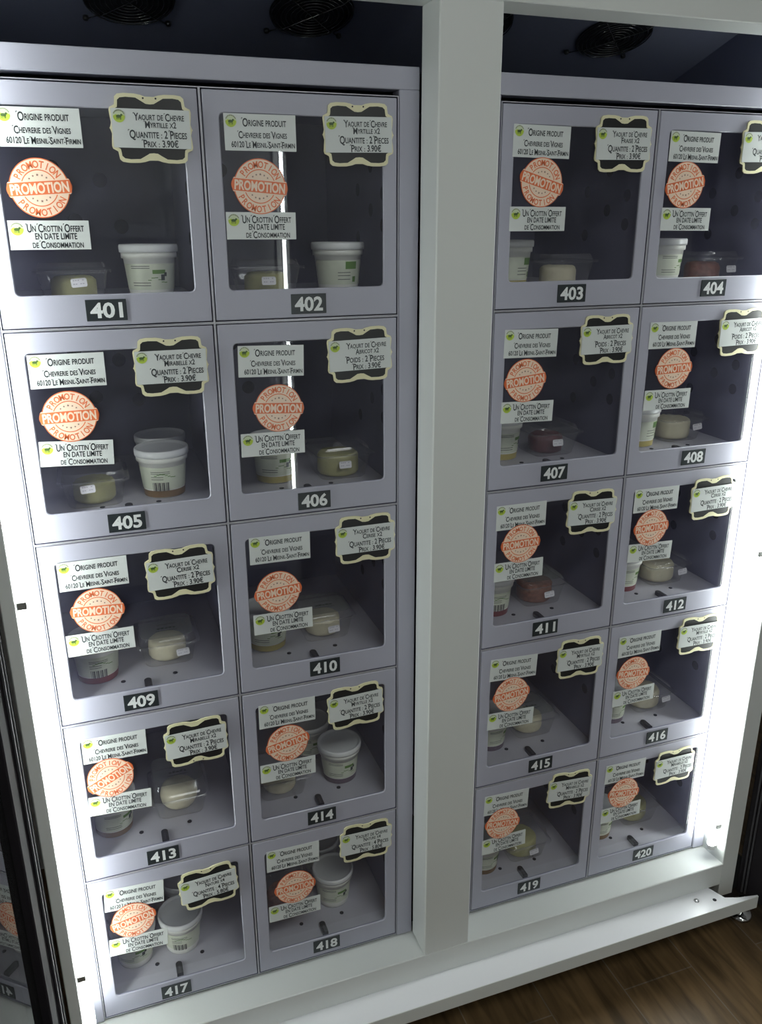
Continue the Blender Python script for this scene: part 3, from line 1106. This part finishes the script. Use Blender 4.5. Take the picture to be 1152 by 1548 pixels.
pot(417, .163, .105, 'C', "front white yogurt pot with bar code in locker 417")
pot(417, .176, .206, 'A', "rear yogurt pot behind the bar-coded pot in locker 417")
tub(417, .066, .215, "clear tub with a tag behind the promotion sticker in locker 417", "pale cheese in the tub at the back of locker 417", "disc", "cheese_white", tag_at=(.040, .040, 8))
pot(418, .193, .116, 'A', "front pale green yogurt pot with animal mark in locker 418")
pot(418, .190, .215, 'A', "rear yogurt pot behind the green pot in locker 418")
tub(418, .085, .128, "clear tub behind the promotion sticker in locker 418", "orange-brown coated cheese in the tub in locker 418", "big", "cheese_spiced", .030)
pot(419, .073, .092, 'A', "yellowish yogurt pot cut by the left window edge of locker 419", "layer_plum", .3)
tub(419, .182, .112, "clear tub with yellow-green cheese in locker 419", "yellow-green cheese in the tub in locker 419", "big", "cheese_yellow", .028, False, (.012, .024, 8))
pot(420, .086, .100, 'A', "yogurt pot with brown base at the left of locker 420", "layer_plum", .3)
tub(420, .205, .128, "brightly lit clear tub in locker 420", "pale yellow cheese in the tub in locker 420", "big", "cheese_yellow")


# ------------------------------------------------------------------ open glass doors
def glass_door(label, hx, hy, ang, side, st):
    """door swung open; local x runs from the hinge to the free edge, local y is the outer face; side mirrors it"""
    t = thing("glass_door", label, "door", (hx, hy, Z(-1.725)), 0)
    wd, hh, th = .70, 2.03, .042
    s = side
    # direction from hinge to free edge
    dx, dy = s * math.sin(ang), -math.cos(ang)
    t.rotation_euler = (0, 0, math.atan2(dy, dx))
    # the inner face (towards the lockers) is on local +y for the left door, -y for the right one
    i0 = 0.0
    o0 = th * s                      # outer face offset
    ya, yb = sorted((i0, o0))
    for nm, (x0, x1, z0, z1) in (("stile", (0, st, 0, hh)), ("stile", (wd - st, wd, 0, hh)), ("rail", (st + .0002, wd - st - .0002, 0, st)), ("rail", (st + .0002, wd - st - .0002, hh - st, hh))):
        MB().bbox(x0, x1, ya, yb, z0, z1, "door_black", .002).build(nm, t)
    MB().box(st, wd - st, o0 * .45 - .003, o0 * .45 + .003, st, hh - st, "door_glass").build("glass_pane", t)
    g = MB()
    for gx in (.012, .020):
        a, b = sorted((-s * .0001, -s * .004))
        g.bbox(gx, gx + .004, a, b, .01, hh - .01, "gasket_black", .001)
    g.build("gasket", t)
    hd = MB()
    a, b = sorted((o0 + s * .0002, o0 + s * .03))
    hd.tube([(wd - .04, o0 + s * .001, .75), (wd - .04, o0 + s * .035, .75), (wd - .04, o0 + s * .035, 1.25), (wd - .04, o0 + s * .001, 1.25)], .008, "chrome", 10)
    hd.build("handle", t)
    return t


glass_door("open black-framed glass door swung out at the left edge of the cabinet", -.055, -.075, math.radians(20), -1, .052)
glass_door("open black-framed glass door swung out at the right edge of the cabinet", 1.455, -.074, math.radians(25), 1, .080)

# ------------------------------------------------------------------ the cabinet across the aisle, seen mirrored in the locker windows
OY = -2.35
opp = thing("display_cabinet", "grey cabinet across the aisle, mirrored with its light in lockers 402 and 406", "cabinet", (0, 0, 0))
m_ = MB()
m_.bbox(.05, .93, OY - .45, OY, .12, 2.15, "cabinet_white", .003)
m_.build("body", opp)
for r in range(4):
    for c in range(2):
        x0 = .09 + c * .40
        z0 = .22 + r * .47
        m_ = MB()
        m_.bbox(x0, x0 + .385, OY + .0005, OY + .014, z0, z0 + .455, "cabinet_white", .002)
        d_ = m_.build("door", opp)
        MB().bbox(x0 + .05, x0 + .335, OY + .0142, OY + .016, z0 + .06, z0 + .40, "notice_paper", .0005).build("window_pane", d_)
MB().box(.05, .93, OY - .40, OY - .05, .0, .1195, "black_plastic").build("plinth", opp)
m_ = MB()
m_.box(.935, .99, OY - .45, OY + .01, .0, 2.15, "cabinet_white")
m_.build("side_post", opp)
led_tube("led_tube", "white LED tube across the aisle, mirrored as a bright streak in locker 406", .9625, OY + .036, .33, 2.05, -1, [1.2])
